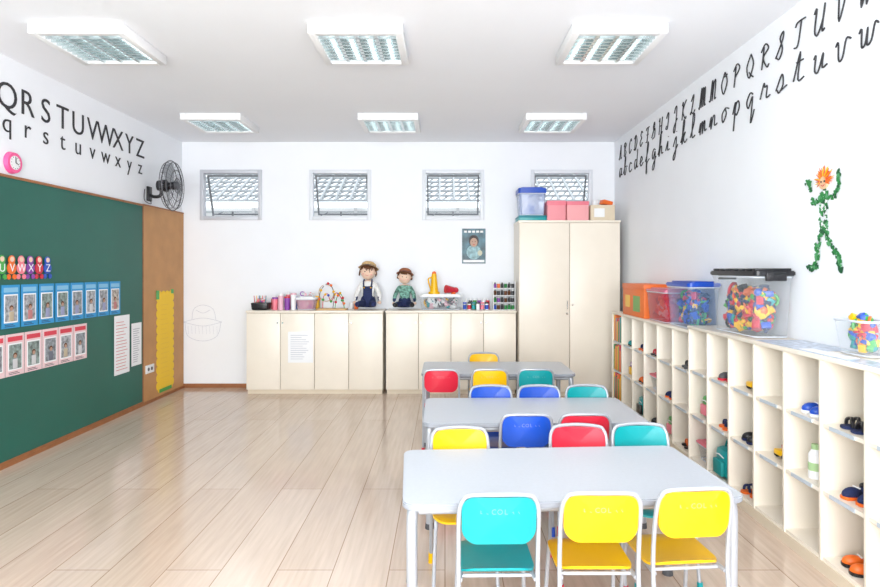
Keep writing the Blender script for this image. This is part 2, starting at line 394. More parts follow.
# ---------------------------------------------------------------- right wall: cursive
UP={'A':[[(.1,.1),(.25,.05),(.55,.98),(.62,.9),(.7,.05),(.9,.1)],[(.35,.4),(.7,.4)]],
'B':[[(.2,.85),(.3,.95),(.25,.02)],[(.1,.75),(.4,1),(.7,.8),(.4,.52),(.75,.3),(.5,0),(.15,.1)]],
'C':[[(.75,.8),(.6,1),(.2,.6),(.35,0),(.85,.2)]],'D':[[(.35,.95),(.3,.05),(.12,.1),(.5,0),(.85,.5),(.5,1),(.1,.8)]],
'E':[[(.75,.85),(.5,1),(.3,.75),(.55,.55),(.2,.3),(.4,0),(.85,.2)]],'F':[[(.15,.8),(.3,.95),(.9,.95)],[(.6,.95),(.5,.1),(.2,.05)],[(.35,.5),(.75,.5)]],
'G':[[(.1,.1),(.6,.7),(.6,1),(.35,.8),(.5,.5),(.75,.6),(.75,.1),(.3,0)]],'H':[[(.15,.8),(.3,.95),(.25,.0)],[(.8,1),(.7,.0),(.95,.1)],[(.25,.5),(.75,.5)]],
'I':[[(.2,.7),(.4,.95),(.6,.9),(.5,.1),(.15,.1),(.3,.25)]],'J':[[(.2,.7),(.4,1),(.65,.9),(.55,-.3),(.3,-.4),(.3,-.1),(.85,.3)]],
'K':[[(.15,.8),(.3,.95),(.25,0)],[(.8,1),(.3,.5),(.8,.0),(.95,.1)]],'L':[[(.2,.7),(.5,1),(.55,.8),(.3,.1),(.15,.05),(.3,.15),(.6,0),(.9,.15)]],
'M':[[(.02,.1),(.12,.05),(.25,.95),(.35,.9),(.35,.05),(.5,.9),(.6,.9),(.62,.05),(.75,.9),(.85,.85),(.87,.1),(1,.1)]],
'N':[[(.05,.1),(.2,.1),(.3,.95),(.42,.9),(.45,.05),(.6,.9),(.8,.9),(.8,.1),(.95,.1)]],'O':[[(.5,1),(.15,.5),(.5,0),(.85,.5),(.5,1),(.4,.8),(.8,.85)]],
'P':[[(.35,.9),(.3,0)],[(.1,.75),(.45,1),(.8,.75),(.35,.45)]],'Q':[[(.5,1),(.15,.5),(.5,0),(.85,.5),(.5,1)],[(.45,.25),(.65,.1),(.95,-.05)]],
'R':[[(.35,.9),(.3,0)],[(.1,.75),(.45,1),(.8,.75),(.35,.48),(.8,0),(.98,.1)]],'S':[[(.1,.1),(.6,.7),(.6,1),(.35,.8),(.65,.35),(.45,0),(.1,.15)]],
'T':[[(.15,.8),(.3,.95),(.9,.95)],[(.6,.95),(.5,.1),(.2,.05)]],'U':[[(.1,.8),(.25,.95),(.25,.2),(.5,0),(.8,.5),(.82,.98),(.8,.1),(.98,.1)]],
'V':[[(.1,.8),(.25,.95),(.45,0),(.8,.95),(.95,.9)]],'W':[[(.05,.8),(.15,.95),(.3,0),(.5,.8),(.6,0),(.85,.95),(.98,.9)]],
'X':[[(.1,.8),(.3,.9),(.7,.1),(.9,.1)],[(.85,.95),(.15,.05)]],'Y':[[(.1,.8),(.25,.95),(.4,.5),(.75,.9),(.6,-.3),(.3,-.3),(.9,.2)]],'Z':[[(.15,.85),(.4,1),(.8,.9),(.2,.05),(.5,.1),(.9,.05)]]}
lo={'a':[[(.7,.42),(.4,.5),(.15,.25),(.35,0),(.68,.35),(.7,.45),(.7,.1),(.95,.1)]],'b':[[(0,.1),(.35,.6),(.4,.95),(.25,.9),(.22,.1),(.5,0),(.65,.3),(.5,.45),(.9,.4)]],
'c':[[(.7,.4),(.4,.5),(.15,.25),(.35,0),(.8,.1)]],'d':[[(.65,.42),(.35,.5),(.15,.25),(.35,0),(.65,.35),(.72,1),(.7,.1),(.95,.1)]],
'e':[[(.1,.15),(.6,.3),(.4,.5),(.18,.25),(.4,0),(.85,.15)]],'f':[[(.05,.1),(.45,.6),(.5,.95),(.32,.9),(.3,-.4),(.45,-.45),(.42,0),(.85,.15)]],
'g':[[(.7,.42),(.4,.5),(.15,.25),(.35,.02),(.68,.35),(.68,-.35),(.4,-.5),(.35,-.3),(.9,.1)]],'h':[[(0,.1),(.35,.6),(.38,.95),(.22,.9),(.2,0),(.4,.4),(.6,.4),(.65,.1),(.9,.1)]],
'i':[[(.1,.1),(.4,.48),(.42,.1),(.75,.1)],[(.42,.68),(.43,.7)]],'j':[[(.1,.1),(.5,.48),(.5,-.35),(.25,-.5),(.25,-.3),(.8,.1)],[(.5,.68),(.51,.7)]],
'k':[[(0,.1),(.35,.6),(.38,.95),(.22,.9),(.2,0),(.35,.35),(.6,.45),(.4,.22),(.6,.02),(.9,.12)]],'l':[[(.1,.1),(.5,.6),(.5,.97),(.32,.9),(.35,.1),(.75,.1)]],
'm':[[(.02,.1),(.15,.45),(.18,0),(.3,.42),(.42,.42),(.45,0),(.57,.42),(.7,.42),(.73,.08),(.95,.1)]],'n':[[(.05,.1),(.2,.45),(.25,0),(.42,.42),(.6,.42),(.65,.08),(.95,.1)]],
'o':[[(.5,.48),(.2,.3),(.35,0),(.65,.25),(.5,.48),(.9,.4)]],'p':[[(.1,.1),(.3,.48),(.3,-.5),(.32,.3),(.55,.48),(.7,.25),(.5,.02),(.35,.1)]],
'q':[[(.65,.42),(.4,.5),(.15,.25),(.35,.02),(.65,.35),(.66,-.5),(.9,-.1)]],'r':[[(.1,.1),(.3,.55),(.4,.42),(.6,.42),(.6,.08),(.9,.1)]],
's':[[(.1,.1),(.45,.52),(.6,.2),(.35,0),(.2,.1)],[(.5,.05),(.9,.12)]],'t':[[(.1,.1),(.4,.85),(.4,.1),(.8,.1)],[(.2,.6),(.65,.6)]],
'u':[[(.1,.4),(.2,.48),(.22,.08),(.45,.02),(.65,.45),(.67,.08),(.95,.1)]],'v':[[(.1,.4),(.22,.48),(.35,.02),(.55,.05),(.65,.48),(.9,.42)]],
'w':[[(.05,.4),(.15,.48),(.25,.05),(.42,.1),(.45,.45),(.5,.05),(.7,.1),(.78,.48),(.95,.42)]],'x':[[(.1,.4),(.3,.45),(.6,.05),(.85,.1)],[(.7,.48),(.2,.02)]],
'y':[[(.1,.4),(.2,.48),(.25,.1),(.6,.45),(.6,-.35),(.3,-.5),(.3,-.3),(.85,.1)]],'z':[[(.2,.4),(.6,.45),(.25,.05),(.6,0),(.5,-.4),(.3,-.3),(.85,.1)]]}
b=B(); UN='ABCDEFGHIJKLMNOPQRSTUVWXYZ'
for i,ch in enumerate(UN):
    yc=7.20-i*.189
    for st,base,sc,wd in ((UP[ch],2.765,.155,.125),(lo[ch.lower()],2.555,.205,.15)):
        for q in st:
            P=[(XR-.0055,yc-(u*wd+.18*v*sc),base+v*sc) for u,v in q]
            b.tube(catmull(P,4) if len(P)>2 else P,.0047,BLKP,6)
o=b.obj('cursive_alphabet_lettering')
# leaf boy
b=B()
yc=3.30
b.M=Matrix.Translation((0,yc,2.02))@Matrix.Diagonal((1,.97,.95,1))@Matrix.Translation((0,-yc,-2.02))
def limb(P,w,n,ms,x=XR-.004):
    P=catmull(P,8)
    for k in range(n):
        t=random.random()*(len(P)-1); i=int(t); q=P[i]; 
        yy=q[0]+random.uniform(-w,w); zz=q[1]+random.uniform(-w,w)
        r=random.uniform(.008,.0135); a0=random.random()*6
        xx=x-random.uniform(0,.006)
        ol=[(xx,yy+r*(1+.3*math.cos(3*a))*math.cos(a+a0),zz+r*(1+.3*math.cos(3*a))*math.sin(a+a0)) for a in [j*math.pi/5 for j in range(10)]]
        b.raw(ol,[list(range(10))],random.choice(ms))
G=[LEAF1,LEAF2,LEAF3,LEAF1]
def Z2(*p): return [Vector((a,c,0)) for a,c in p]
limb(Z2((yc,1.86),(yc+.005,1.78),(yc-.0,1.66)),.034,105,G+[PAPER])
limb(Z2((yc+.02,1.85),(yc+.10,1.82),(yc+.13,1.93),(yc+.16,1.95)),.012,48,G)
limb(Z2((yc-.02,1.84),(yc-.10,1.84),(yc-.13,1.93),(yc-.12,1.98)),.012,48,G)
limb(Z2((yc+.01,1.66),(yc+.06,1.56),(yc+.06,1.46),(yc+.11,1.44)),.017,64,G)
limb(Z2((yc-.01,1.66),(yc-.05,1.57),(yc-.12,1.5),(yc-.14,1.44)),.017,64,G)
limb(Z2((yc-.14,1.43),(yc-.15,1.42)),.014,14,[LEAF2]); limb(Z2((yc+.12,1.43),(yc+.14,1.435)),.014,14,[LEAF2])
b.cyl((XR-.001,yc,1.925),(XR-.012,yc,1.925),.038,.038,mat('paper_face',(.75,.5,.3),.7),20)
for s in (-1,1): b.cyl((XR-.012,yc+s*.015,1.932),(XR-.014,yc+s*.015,1.932),.006,.006,BLK,8)
b.tube(catmull([(XR-.013,yc+.016,1.915),(XR-.013,yc,1.905),(XR-.013,yc-.016,1.915)],4),.002,RED,5)
for k in range(46):
    a=math.radians(random.uniform(-25,205)); r0=.028; r1=random.uniform(.06,.095)
    b.cyl((XR-.009,yc+r0*math.cos(a),1.935+r0*math.sin(a)),(XR-.009+random.uniform(-.008,.006),yc+r1*math.cos(a),1.935+r1*math.sin(a)),.007,.001,random.choice([ORG,ORG,RED,YEL]),5)
b.obj('leaf_boy_wall_decoration')

# ---------------------------------------------------------------- back wall drawing & poster
b=B(); GR=mat('pencil_line',(.50,.53,.62),.8)
def DP(px,py): return ((px-445)/81.1,YB-.003,1.45-(py-270)/81.1)
for q in ([(183,322),(203,318),(222,322)],[(185,322),(188,336),(203,341),(217,336),(221,322)],[(192,320),(194,309),(203,305),(213,309),(216,320)],[(183,322),(203,326),(222,322)],[(196,310),(203,313),(210,310)]):
    b.tube(catmull([DP(*t) for t in q],6),.002,GR,5)
for k in range(9):
    x=188+k*3.6; b.tube([DP(x,326),DP(x+.5,334)],.0012,GR,4)
b.obj('pencil_wall_drawing')
b=B(); pm=mat('poster_picture',(.05,.15,.20),.4,noise=.8,nscale=9); b.bx(.21,.50,YB-.004,YB-.001,1.53,1.96,pm)
b.bx(.225,.485,YB-.005,YB-.004,1.545,1.575,PAPER)
for i in range(5): b.bx(.235+i*.05,.27+i*.05,YB-.0055,YB-.004,1.91,1.935,PAPER)
b.sph((.355,YB-.005,1.67),(.09,.0015,.09),mat('poster_shirt',(.35,.55,.6),.6,noise=.6,nscale=20),seg=20); b.sph((.355,YB-.006,1.81),(.062,.0015,.072),mat('poster_hair',(.04,.03,.03),.6),seg=20)
b.sph((.355,YB-.008,1.79),(.046,.0015,.056),mat('poster_face',(.5,.33,.25),.6),seg=20)
for s in(-1,1): b.sph((.355+s*.017,YB-.01,1.80),(.006,.001,.004),BLK,8,6)
b.sph((.355,YB-.01,1.762),(.014,.001,.004),RED,8,6); b.sph((.43,YB-.007,1.66),(.03,.001,.035),mat('poster_gold',(.6,.6,.45),.6))
b.obj('wall_poster')

# ---------------------------------------------------------------- cabinets
def cabinet(name,x0,x1,y0,y1,h,doors,tall=False):
    b=B(); b.bx(x0+.01,x1-.01,y0+.03,y1,.0,.05,CREAM2)
    b.bx(x0,x1,y0+.02,y1,.05,h-.025,CREAM)
    b.bx(x0-.005,x1+.005,y0-.005,y1,h-.025,h,CREAM,.003)
    w=(x1-x0)/doors
    b.bx(x0+.002,x1-.002,y0+.015,y0+.02,.055,h-.03,GAP)
    for i in range(doors):
        b.bx(x0+i*w+.003,x0+(i+1)*w-.003,y0,y0+.016,.055,h-.032,CREAM,.002)
        s=1 if i%2==0 else -1
        hx=x0+(i+1)*w-.03 if s==1 else x0+i*w+.03
        hz=h*.52 if tall else h-.14
        if tall and i==0: 
            b.tube([(hx,y0,hz-.05),(hx,y0-.025,hz-.045),(hx,y0-.025,hz+.045),(hx,y0,hz+.05)],.005,CHROME); b.cyl((hx,y0,hz-.1),(hx,y0-.006,hz-.1),.012,.012,CHROME)
        else: b.cyl((hx,y0,hz),(hx,y0-.015,hz),.008,.01,CHROME,12)
    b.obj(name)
cabinet('low_storage_cabinet',-2.32,-.725,7.0,7.385,.975,4)
cabinet('low_storage_cabinet',-.69,.83,7.0,7.385,.975,4)
cabinet('tall_storage_cupboard',.85,2.01,6.88,7.385,2.02,2,True)
b=B(); b.bx(-1.83,-1.54,6.994,6.998,.37,.73,PAPER)
for i in range(12): b.bx(-1.80,-1.80+random.uniform(.12,.22),6.993,6.994,.41+i*.025,.416+i*.025,mat('ink_grey',(.5,.52,.58),.7))
b.obj('cabinet_notice')

T=.976
def contents(b,x0,x1,y0,y1,z0,z1,n,pal=PALETTE,s=.03):
    for k in range(n):
        c=(random.uniform(x0+s,x1-s),random.uniform(y0+s,y1-s),random.uniform(z0+s,z1-s*.3)); m=random.choice(pal); t=random.random(); q=s*random.uniform(.6,1)
        if t<.4: b.box(c,(q*1.6,q*1.1,q),m,rot=(random.random()*3,random.random()*3,random.random()*3),bev=q*.1)
        elif t<.6: b.sph(c,q*.7,m,8,6)
        elif t<.75:
            R_=Euler((random.random()*3,random.random()*3,0)).to_matrix()
            b.tube([Vector(c)+R_@Vector((q*math.cos(a),q*math.sin(a),0)) for a in [j*math.pi/5 for j in range(10)]],q*.25,m,6,True)
        else: 
            d=Vector((random.uniform(-1,1),random.uniform(-1,1),random.uniform(-1,1))).normalized()*q; b.cyl(Vector(c)-d,Vector(c)+d,q*.35,q*.35,m,8)
def binbox(name,x0,x1,y0,y1,z0,h,m,lid,n,s,lidh=.03,pal=PALETTE,fill=.85):
    b=B(); tp=.02
    o0=rrect(x1-x0-2*tp,y1-y0-2*tp,.025,4,(x0+x1)/2,(y0+y1)/2); o1=rrect(x1-x0,y1-y0,.03,4,(x0+x1)/2,(y0+y1)/2); nn=len(o0)
    vs=[(x,y,z0+.002) for x,y in o0]+[(x,y,z0+h) for x,y in o1]
    b.raw(vs,[[i,(i+1)%nn,nn+(i+1)%nn,nn+i] for i in range(nn)]+[list(range(nn))[::-1]],m)
    rim=CLRB if m is CLRB else mat('bin_rim',(.6,.64,.7),.3)
    b.tube([(x,y,z0+h-.004) for x,y in o1],.006,rim,6,True)
    b.tube([(x,y,z0+.008) for x,y in o0],.004,rim,6,True)
    contents(b,x0+tp+.01,x1-tp-.01,y0+tp+.01,y1-tp-.01,z0+.004,z0+h*fill,n,pal,s)
    if lid:
        b.prism(rrect(x1-x0+.02,y1-y0+.02,.035,5,(x0+x1)/2,(y0+y1)/2),z0+h,z0+h+lidh,lid,bev=.006)
        b.prism(rrect(x1-x0-.05,y1-y0-.05,.03,5,(x0+x1)/2,(y0+y1)/2),z0+h+lidh,z0+h+lidh+.012,lid,bev=.004)
    return b.obj(name)
b=B(); b.box((-2.19,7.15,T+.045),(.2,.18,.085),BLK,bev=.012,taper=.9); contents(b,-2.28,-2.1,7.08,7.22,T+.07,T+.13,22,[PINK,PALEPINK,WHP,RED,PURP],.03)
for k in range(7): b.cyl((-2.25+k*.02,7.1+.02*(k%3),T+.06),(-2.26+k*.024,7.1+.02*(k%3),T+.17),.004,.004,PALETTE[k],6)
b.obj('pencil_basket')
b=B()
for i,(x,h,m) in enumerate(((-2.02,.13,PINK),(-1.95,.17,PALEPINK),(-1.875,.14,PURP),(-1.80,.18,WHP))):
    b.cyl((x,7.13,T),(x,7.13,T+h),.03,.034,m,18); b.cyl((x,7.13,T+h),(x,7.13,T+h+.02),.036,.034,[PURP,WHP,RED,PALEPINK][i],18)
b.obj('pink_craft_jars')
b=B()
for i,(x,y,h,m) in enumerate(((-1.985,7.27,.2,WHP),(-1.9,7.28,.22,PINK),(-1.82,7.27,.19,BLUE),(-1.62,7.30,.17,TEAL),(-1.55,7.30,.2,YEL),(-2.08,7.28,.16,RED))):
    b.cyl((x,y,T),(x,y,T+h*.8),.028,.028,m,14); b.cyl((x,y,T+h*.8),(x,y,T+h),.012,.01,WHP,10)
b.obj('glue_bottles')
b=B()
for x,m in ((-1.14,WHP),(-1.08,ORG)): b.cyl((x,7.30,T),(x,7.30,T+.08),.022,.028,m,16)
b.obj('plastic_cups')
binbox('pink_craft_bin',-1.76,-1.53,7.06,7.24,T,.13,clear('pink_clear',(.8,.45,.55),.4),WHP,50,.03,.015,[PALEPINK,PINK,WHP,PURP])
b=B(); contents(b,-1.74,-1.55,7.08,7.22,T+.158,T+.2,10,[PINK,PALEPINK,PURP,WHP],.025)
b.obj('craft_supplies')
b=B(); b.prism(rrect(.36,.16,.03,4,-1.34,7.13),T,T+.02,mat('maze_wood',(.6,.38,.17),.5),bev=.004)
def rollercoaster(pts,m,nb,cols):
    P=catmull(pts,8); b.tube(P,.0045,m,6)
    for k in range(nb):
        q=P[int((k+1)*len(P)/(nb+1))]; b.sph(q,.016,cols[k%len(cols)],10,7)
rollercoaster([(-1.49,7.1,T+.02),(-1.48,7.1,T+.2),(-1.42,7.12,T+.3),(-1.36,7.13,T+.3),(-1.32,7.14,T+.18),(-1.33,7.12,T+.02)],DGREY,7,[ORG,YEL,WHP,RED])
rollercoaster([(-1.46,7.16,T+.02),(-1.45,7.16,T+.15),(-1.40,7.15,T+.19),(-1.36,7.16,T+.1),(-1.3,7.17,T+.2),(-1.24,7.16,T+.14),(-1.2,7.16,T+.02)],RED,7,[GRN,YEL,BLUE])
rollercoaster([(-1.30,7.08,T+.02),(-1.28,7.09,T+.14),(-1.24,7.09,T+.2),(-1.2,7.09,T+.12),(-1.19,7.09,T+.02)],GRN,5,[RED,ORG,YEL])
b.tube([(-1.42+.09*math.cos(a),7.18,T+.2+.1*math.sin(a)) for a in [k*math.pi/12 for k in range(24)]],.005,mat('hoop_tan',(.6,.45,.33),.5),6,True)
b.obj('bead_maze_toy')
# cloth dolls
def doll(name,X,Y,z0,s,shirt,pants,shoe,curly,bib,spread,hat):
    b=B(); M0=Matrix.Translation((X,Y,z0))@Matrix.Scale(s,4); b.M=M0
    k=1.18
    def zz(z): return z if z<.1 else .1+(z-.1)*k
    P=[(0,0,.055),(0,.005,.12),(0,.01,.20),(0,.01,.262),
       (-.075,.0,.215),(-.115,-.02,.14),(-.125,-.06,.075),
       (.075,.0,.215),(.115,-.02,.14),(.125,-.06,.075),
       (-.05,-.03,.045),(-.05-spread,-.13,.05),(-.05-spread*1.5,-.20,.042),(-.05-spread*1.6,-.225,.062),
       (.05,-.03,.045),(.05+spread,-.13,.05),(.05+spread*1.5,-.20,.042),(.05+spread*1.6,-.225,.062)]
    P=[(x,y,zz(z)) for x,y,z in P]
    E=[(0,1),(1,2),(2,3),(2,4),(4,5),(5,6),(2,7),(7,8),(8,9),(0,10),(10,11),(11,12),(12,13),(0,14),(14,15),(15,16),(16,17)]
    R=[.064,.060,.052,.026,.03,.026,.02,.03,.026,.02,.042,.034,.028,.028,.042,.034,.028,.028]
    def mf(c):
        x,y,z=c; z=z if z<.1 else .1+(z-.1)/k
        if y<-.18 and z<.12: return shoe
        if abs(x)>.098+spread and z>.05 and y>-.12 : return shirt
        if z<.115: return pants
        if bib and abs(x)<.046 and z<.2: return pants
        if z>.245 and abs(x)<.05: return SKIN
        return shirt
    skin(b,P,E,R,mf)
    for sx in(-1,1):
        if bib: b.tube(catmull([(sx*.036,-.054,.21),(sx*.042,-.04,.255),(sx*.04,.0,.29),(sx*.03,.06,.22)],4),.008,pants,6); b.sph((sx*.034,-.06,.21),.008,YEL,8,6)
        b.sph((sx*.127,-.075,.06),(.017,.02,.016),SKIN,10,8)
        for f in range(4): b.tube([(sx*(.117+f*.007),-.086,.058),(sx*(.117+f*.007),-.106+abs(f-1.5)*.004,.05)],.0045,SKIN,6)
        b.tube([(sx*.115,-.072,.062),(sx*.103,-.088,.062)],.005,SKIN,6)
    hz=.36; b.M=M0@Matrix.Translation((0,0,.368))@Matrix.Rotation(.09,4,'Y')@Matrix.Scale(.76,4)@Matrix.Translation((0,0,-.36))
    b.sph((0,-.005,hz),(.098,.085,.104),SKIN,24,16)
    for sx in(-1,1):
        b.sph((sx*.032,-.086,hz+.006),(.007,.005,.008),BLK,10,8)
        b.sph((sx*.055,-.077,hz-.028),(.014,.005,.010),mat('blush',(.8,.4,.34),.8),10,8); b.sph((sx*.1,0,hz),(.012,.014,.02),SKIN,10,8)
    b.sph((0,-.091,hz-.012),(.006,.007,.006),SKIN,10,8)
    b.tube(catmull([(-.022,-.083,hz-.038),(0,-.086,hz-.045),(.022,-.083,hz-.038)],4),.0022,RED,6)
    bm_=bmesh.new(); bmesh.ops.create_uvsphere(bm_,u_segments=28,v_segments=16,radius=1)
    dl=[v for v in bm_.verts if v.co.y<-.1 and v.co.z<.5 - .25*(1-abs(v.co.x)) or v.co.z<-.3]
    bmesh.ops.delete(bm_,geom=dl,context='VERTS')
    bm_.transform(Matrix.Translation((0,.0,hz+.003))@Matrix.Diagonal((.107,.098,.110,1))); b.bm(bm_,HAIR)
    n=170 if curly else 150
    for q in range(n):
        a=random.uniform(0,2*math.pi); e_=random.uniform(-.25,.9)
        x,y,z=math.cos(e_)*math.cos(a),math.cos(e_)*math.sin(a),math.sin(e_)
        if y<-.15 and z<.5: continue
        if curly: b.sph((x*.112,y*.1,hz+z*.11),.015,HAIR,8,6)
        else: b.tube([(x*.09,y*.08,hz+.02+z*.1),(x*.114,y*.104,hz+z*.115),(x*.120,y*.107,hz+z*.105-.035)],.0055,HAIR,5)
    b.M=b.M@Matrix.Translation((0,.01,hz+.055))@Matrix.Rotation(-.36,4,'X')
    vs=[];fs=[];ns=32; prof=[(.140,-.006),(.128,.004),(.112,.004),(.104,.02),(.096,.055),(.07,.078),(.035,.086),(.001,.087)]
    for r_,z_ in prof:
        for j in range(ns):
            a=2*math.pi*j/ns; vs.append((r_*math.cos(a),r_*.93*math.sin(a),z_+(.006*math.sin(3*a) if r_>.13 else 0)))
    for i_ in range(len(prof)-1):
        for j in range(ns): fs.append([i_*ns+j,i_*ns+(j+1)%ns,(i_+1)*ns+(j+1)%ns,(i_+1)*ns+j])
    b.raw(vs,fs,hat)
    b.tube([(.107*math.cos(a),.1*math.sin(a),.012) for a in [2*math.pi*j/24 for j in range(24)]],.006,pants,6,True)
    return b.obj(name)
doll('boy_rag_doll',-.925,7.22,T+.018,1.17,WCL,NAVY,NAVY,False,True,.02,STRAW)
doll('girl_rag_doll',-.485,7.22,T+.018,1.0,GCL,NAVY,BLK,True,False,.035,RUST)
binbox('toy_bin',-.30,.20,7.05,7.33,T,.16,CLR,WHP,90,.04,.015,[WHP,PALEPINK,WHP,TEAL,YEL,DGREY])
b=B(); z=T+.1885
b.cyl((-.13,7.18,z),(-.13,7.18,z+.025),.07,.07,YEL,24); b.cyl((-.13,7.18,z+.025),(-.13,7.18,z+.24),.05,.028,YEL,24); b.tube(catmull([(-.155,7.18,z+.2),(-.2,7.18,z+.17),(-.17,7.18,z+.05)],5),.009,YEL,8)
b.sph((-.13,7.18,z+.245),.026,ORG); b.obj('yellow_toy_jug')
b=B(); b.cyl((.12,7.18,z+.045),(.01,7.12,z+.06),.03,.05,RED,20); b.sph((.12,7.18,z+.045),(.045,.035,.035),RED); b.cyl((.10,7.17,z),(.10,7.17,z+.03),.03,.02,ORG); b.obj('red_toy_megaphone')
b=B()
for i in range(6):
    x=.235+i*.052; m=[BLUE,RED,TEAL,WHP,PINK,BLUE][i]; b.cyl((x,7.12,T),(x,7.12,T+.075),.021,.022,WHP if i%2 else CLR,14); b.cyl((x,7.12,T+.01),(x,7.12,T+.06),.0215,.0225,m,14); b.cyl((x,7.12,T+.075),(x,7.12,T+.092),.023,.023,BLK if i%2 else m,14)
    b.cyl((x+.02,7.22,T),(x+.02,7.22,T+.11),.022,.022,[WHP,DGREY,GRN,PURP,WHP,RED][i],14); b.cyl((x+.02,7.22,T+.11),(x+.02,7.22,T+.13),.015,.012,WHP,10)
b.obj('paint_pots')
b=B()
for r in range(4):
    z=T+r*.085; b.bx(.575,.825,7.08,7.2,z,z+.006,WHP)
    for i in range(6):
        x=.595+i*.042; m=random.choice([BLK,DGREY,LEAF1,BLUE,NAVY,PURP,ORG,HAIR,BLK]); b.cyl((x,7.14,z+.006),(x,7.14,z+.055),.018,.018,m,12); b.cyl((x,7.14,z+.055),(x,7.14,z+.07),.009,.009,WHP if i%2 else BLK,10)
for x in (.5725,.8275): b.bx(x-.003,x+.003,7.08,7.2,T,T+.34,WHP)
b.obj('paint_bottle_rack')
TT=2.021
b=B(); b.box((1.015,7.10,TT+.03),(.32,.34,.06),TEAL,bev=.004); b.box((1.015,7.10,TT+.045),(.325,.345,.02),mat('dk_teal',(0,.2,.25),.5),bev=.003); b.obj('flat_teal_box')
binbox('lidded_storage_bin',.86,1.17,6.95,7.25,TT+.0615,.26,clear('pale_blue_clear',(.50,.60,.88),.5),BLUE,50,.07,.06,[WHP,WHP,WHP,BLUE],.95)
b=B(); b.box((1.285,7.04,TT+.115),(.21,.26,.23),mat('pink_card',(.82,.30,.34),.6),bev=.004); b.box((1.285,7.04,TT+.2),(.218,.268,.05),PINK,bev=.004); b.obj('pink_box')
b=B(); b.box((1.53,7.04,TT+.095),(.25,.26,.19),mat('pink_card2',(.85,.38,.4),.6),bev=.004); b.box((1.53,7.04,TT+.2),(.258,.268,.045),mat('rose',(.8,.2,.26),.6),bev=.004); b.obj('pink_box')
b=B(); b.box((1.82,7.04,TT+.09),(.28,.24,.18),mat('beige_card',(.7,.6,.45),.7),bev=.004); b.box((1.78,6.917,TT+.09),(.12,.003,.1),WHP)
b.cyl((1.75,7.0,TT+.18),(1.75,7.0,TT+.24),.04,.03,WHP); b.box((1.88,7.0,TT+.21),(.12,.1,.05),ORG,rot=(0,.2,.3),bev=.005); b.obj('craft_material_box')

# ---------------------------------------------------------------- cubby shelves
def cubby(name,x0,x1,y0,y1,h,cols):
    b=B(); t=.018
    b.bx(x0,x1,y0,y1,.0,.06,CREAM2)
    b.bx(x0-.006,x1,y0-.004,y1+.004,h-.022,h,CREAM,.003)
    b.bx(x1-.008,x1,y0,y1,.06,h-.022,CREAM)
    w=(y1-y0-t)/cols; rh=(h-.022-.06)/3
    for i in range(cols+1): b.bx(x0,x1-.008,y0+i*w,y0+i*w+t,.06,h-.022,CREAM,.0015)
    for r in range(3):
        for i in range(cols):
            ya=y0+i*w+t; z=.06+r*rh
            b.bx(x0+.006,x1-.008,ya,ya+w-t,z,z+t,CREAM)
            if r: b.bx(x0+.001,x0+.006,ya+.06,ya+w-t-.06,z,z+t,mat('label_rail',(.5,.56,.62),.3))
    b.obj(name)
    return [[(y0+i*w+t+(w-t)/2,.06+r*rh+t) for r in range(3)] for i in range(cols)],w-t
XF=1.80
front,wf=cubby('shoe_cubby_shelf',XF,2.085,1.63,4.445,1.04,9)
back,wb=cubby('shoe_cubby_shelf',XF+.02,2.085,4.46,6.54,1.0,6)
_sh={}
def shoes(c1,c2,kind):
    key=(c1.name,c2.name,kind)
    if key in _sh: return _sh[key]
    b=B()
    for s in (-1,1):
        oy=s*.042
        ol=catmull([(-.085,.0,0),(-.075,.026,0),(-.03,.03,0),(.03,.022,0),(.07,.025,0),(.085,0,0),(.07,-.024,0),(.03,-.02,0),(-.03,-.028,0),(-.075,-.024,0)],3,True)
        b.prism([(p.x,p.y+oy) for p in ol],0,.014,c2,bev=.002)
        if kind==0:
            for x in (-.05,-.02): b.tube(catmull([(x,oy-.028,.01),(x,oy-.02,.038),(x+.01,oy,.047),(x,oy+.02,.038),(x,oy+.028,.01)],4),.008,c1,6)
            b.tube(catmull([(.04,oy-.024,.012),(.06,oy-.02,.05),(.08,oy,.055),(.06,oy+.02,.05),(.04,oy+.024,.012)],4),.006,c1,6)
        else:
            b.sph((-.035,oy,.022),(.05,.028,.03),c1,12,8); b.sph((.045,oy,.03),(.042,.027,.034),c1,12,8); b.sph((.035,oy,.056),(.028,.018,.012),BLK,10,6)
            b.tube([(-.01,oy-.02,.05),(-.01,oy+.02,.05)],.004,WHP,5)
    _sh[key]=b.mesh('childrens_shoes'); return _sh[key]
def putshoes(x,y,z):
    c1,c2=random.choice([(BLK,DGREY),(RED,BLK),(BLUE,WHP),(PINK,WHP),(ORG,BLK),(NAVY,ORG),(BLK,NAVY),(HAIR,BLK),(DGREY,RED),(PURP,PINK),(TEAL,BLK),(GRN,YEL)])
    place(shoes(c1,c2,random.randint(0,1)),'childrens_shoes',(x,y,z+.001),random.uniform(-.25,.25))
def bottle(x,y,z,c,d):
    b=B(); z+=.001; b.cyl((x,y,z),(x,y,z+.12),.032,.032,c,18); b.cyl((x,y,z+.12),(x,y,z+.145),.032,.017,c,18); b.cyl((x,y,z+.145),(x,y,z+.17),.018,.018,d,14); b.cyl((x,y,z+.04),(x,y,z+.08),.0325,.0325,d,18); b.obj('water_bottle')
def bag(x,y,z,c,d,s=1):
    b=B(); z+=.001
    b.box((x,y,z+.085*s),(.13*s,.16*s,.17*s),c,bev=.035*s); b.box((x-.07*s,y,z+.06*s),(.03*s,.11*s,.085*s),d,bev=.01)
    b.tube(catmull([(x-.02,y-.04*s,z+.16*s),(x-.02,y,z+.215*s),(x-.02,y+.04*s,z+.16*s)],5),.007,d); b.tube([(x-.069*s,y-.05*s,z+.125*s),(x-.072*s,y,z+.135*s),(x-.069*s,y+.05*s,z+.125*s)],.004,WHP,6); b.obj('childrens_bag')
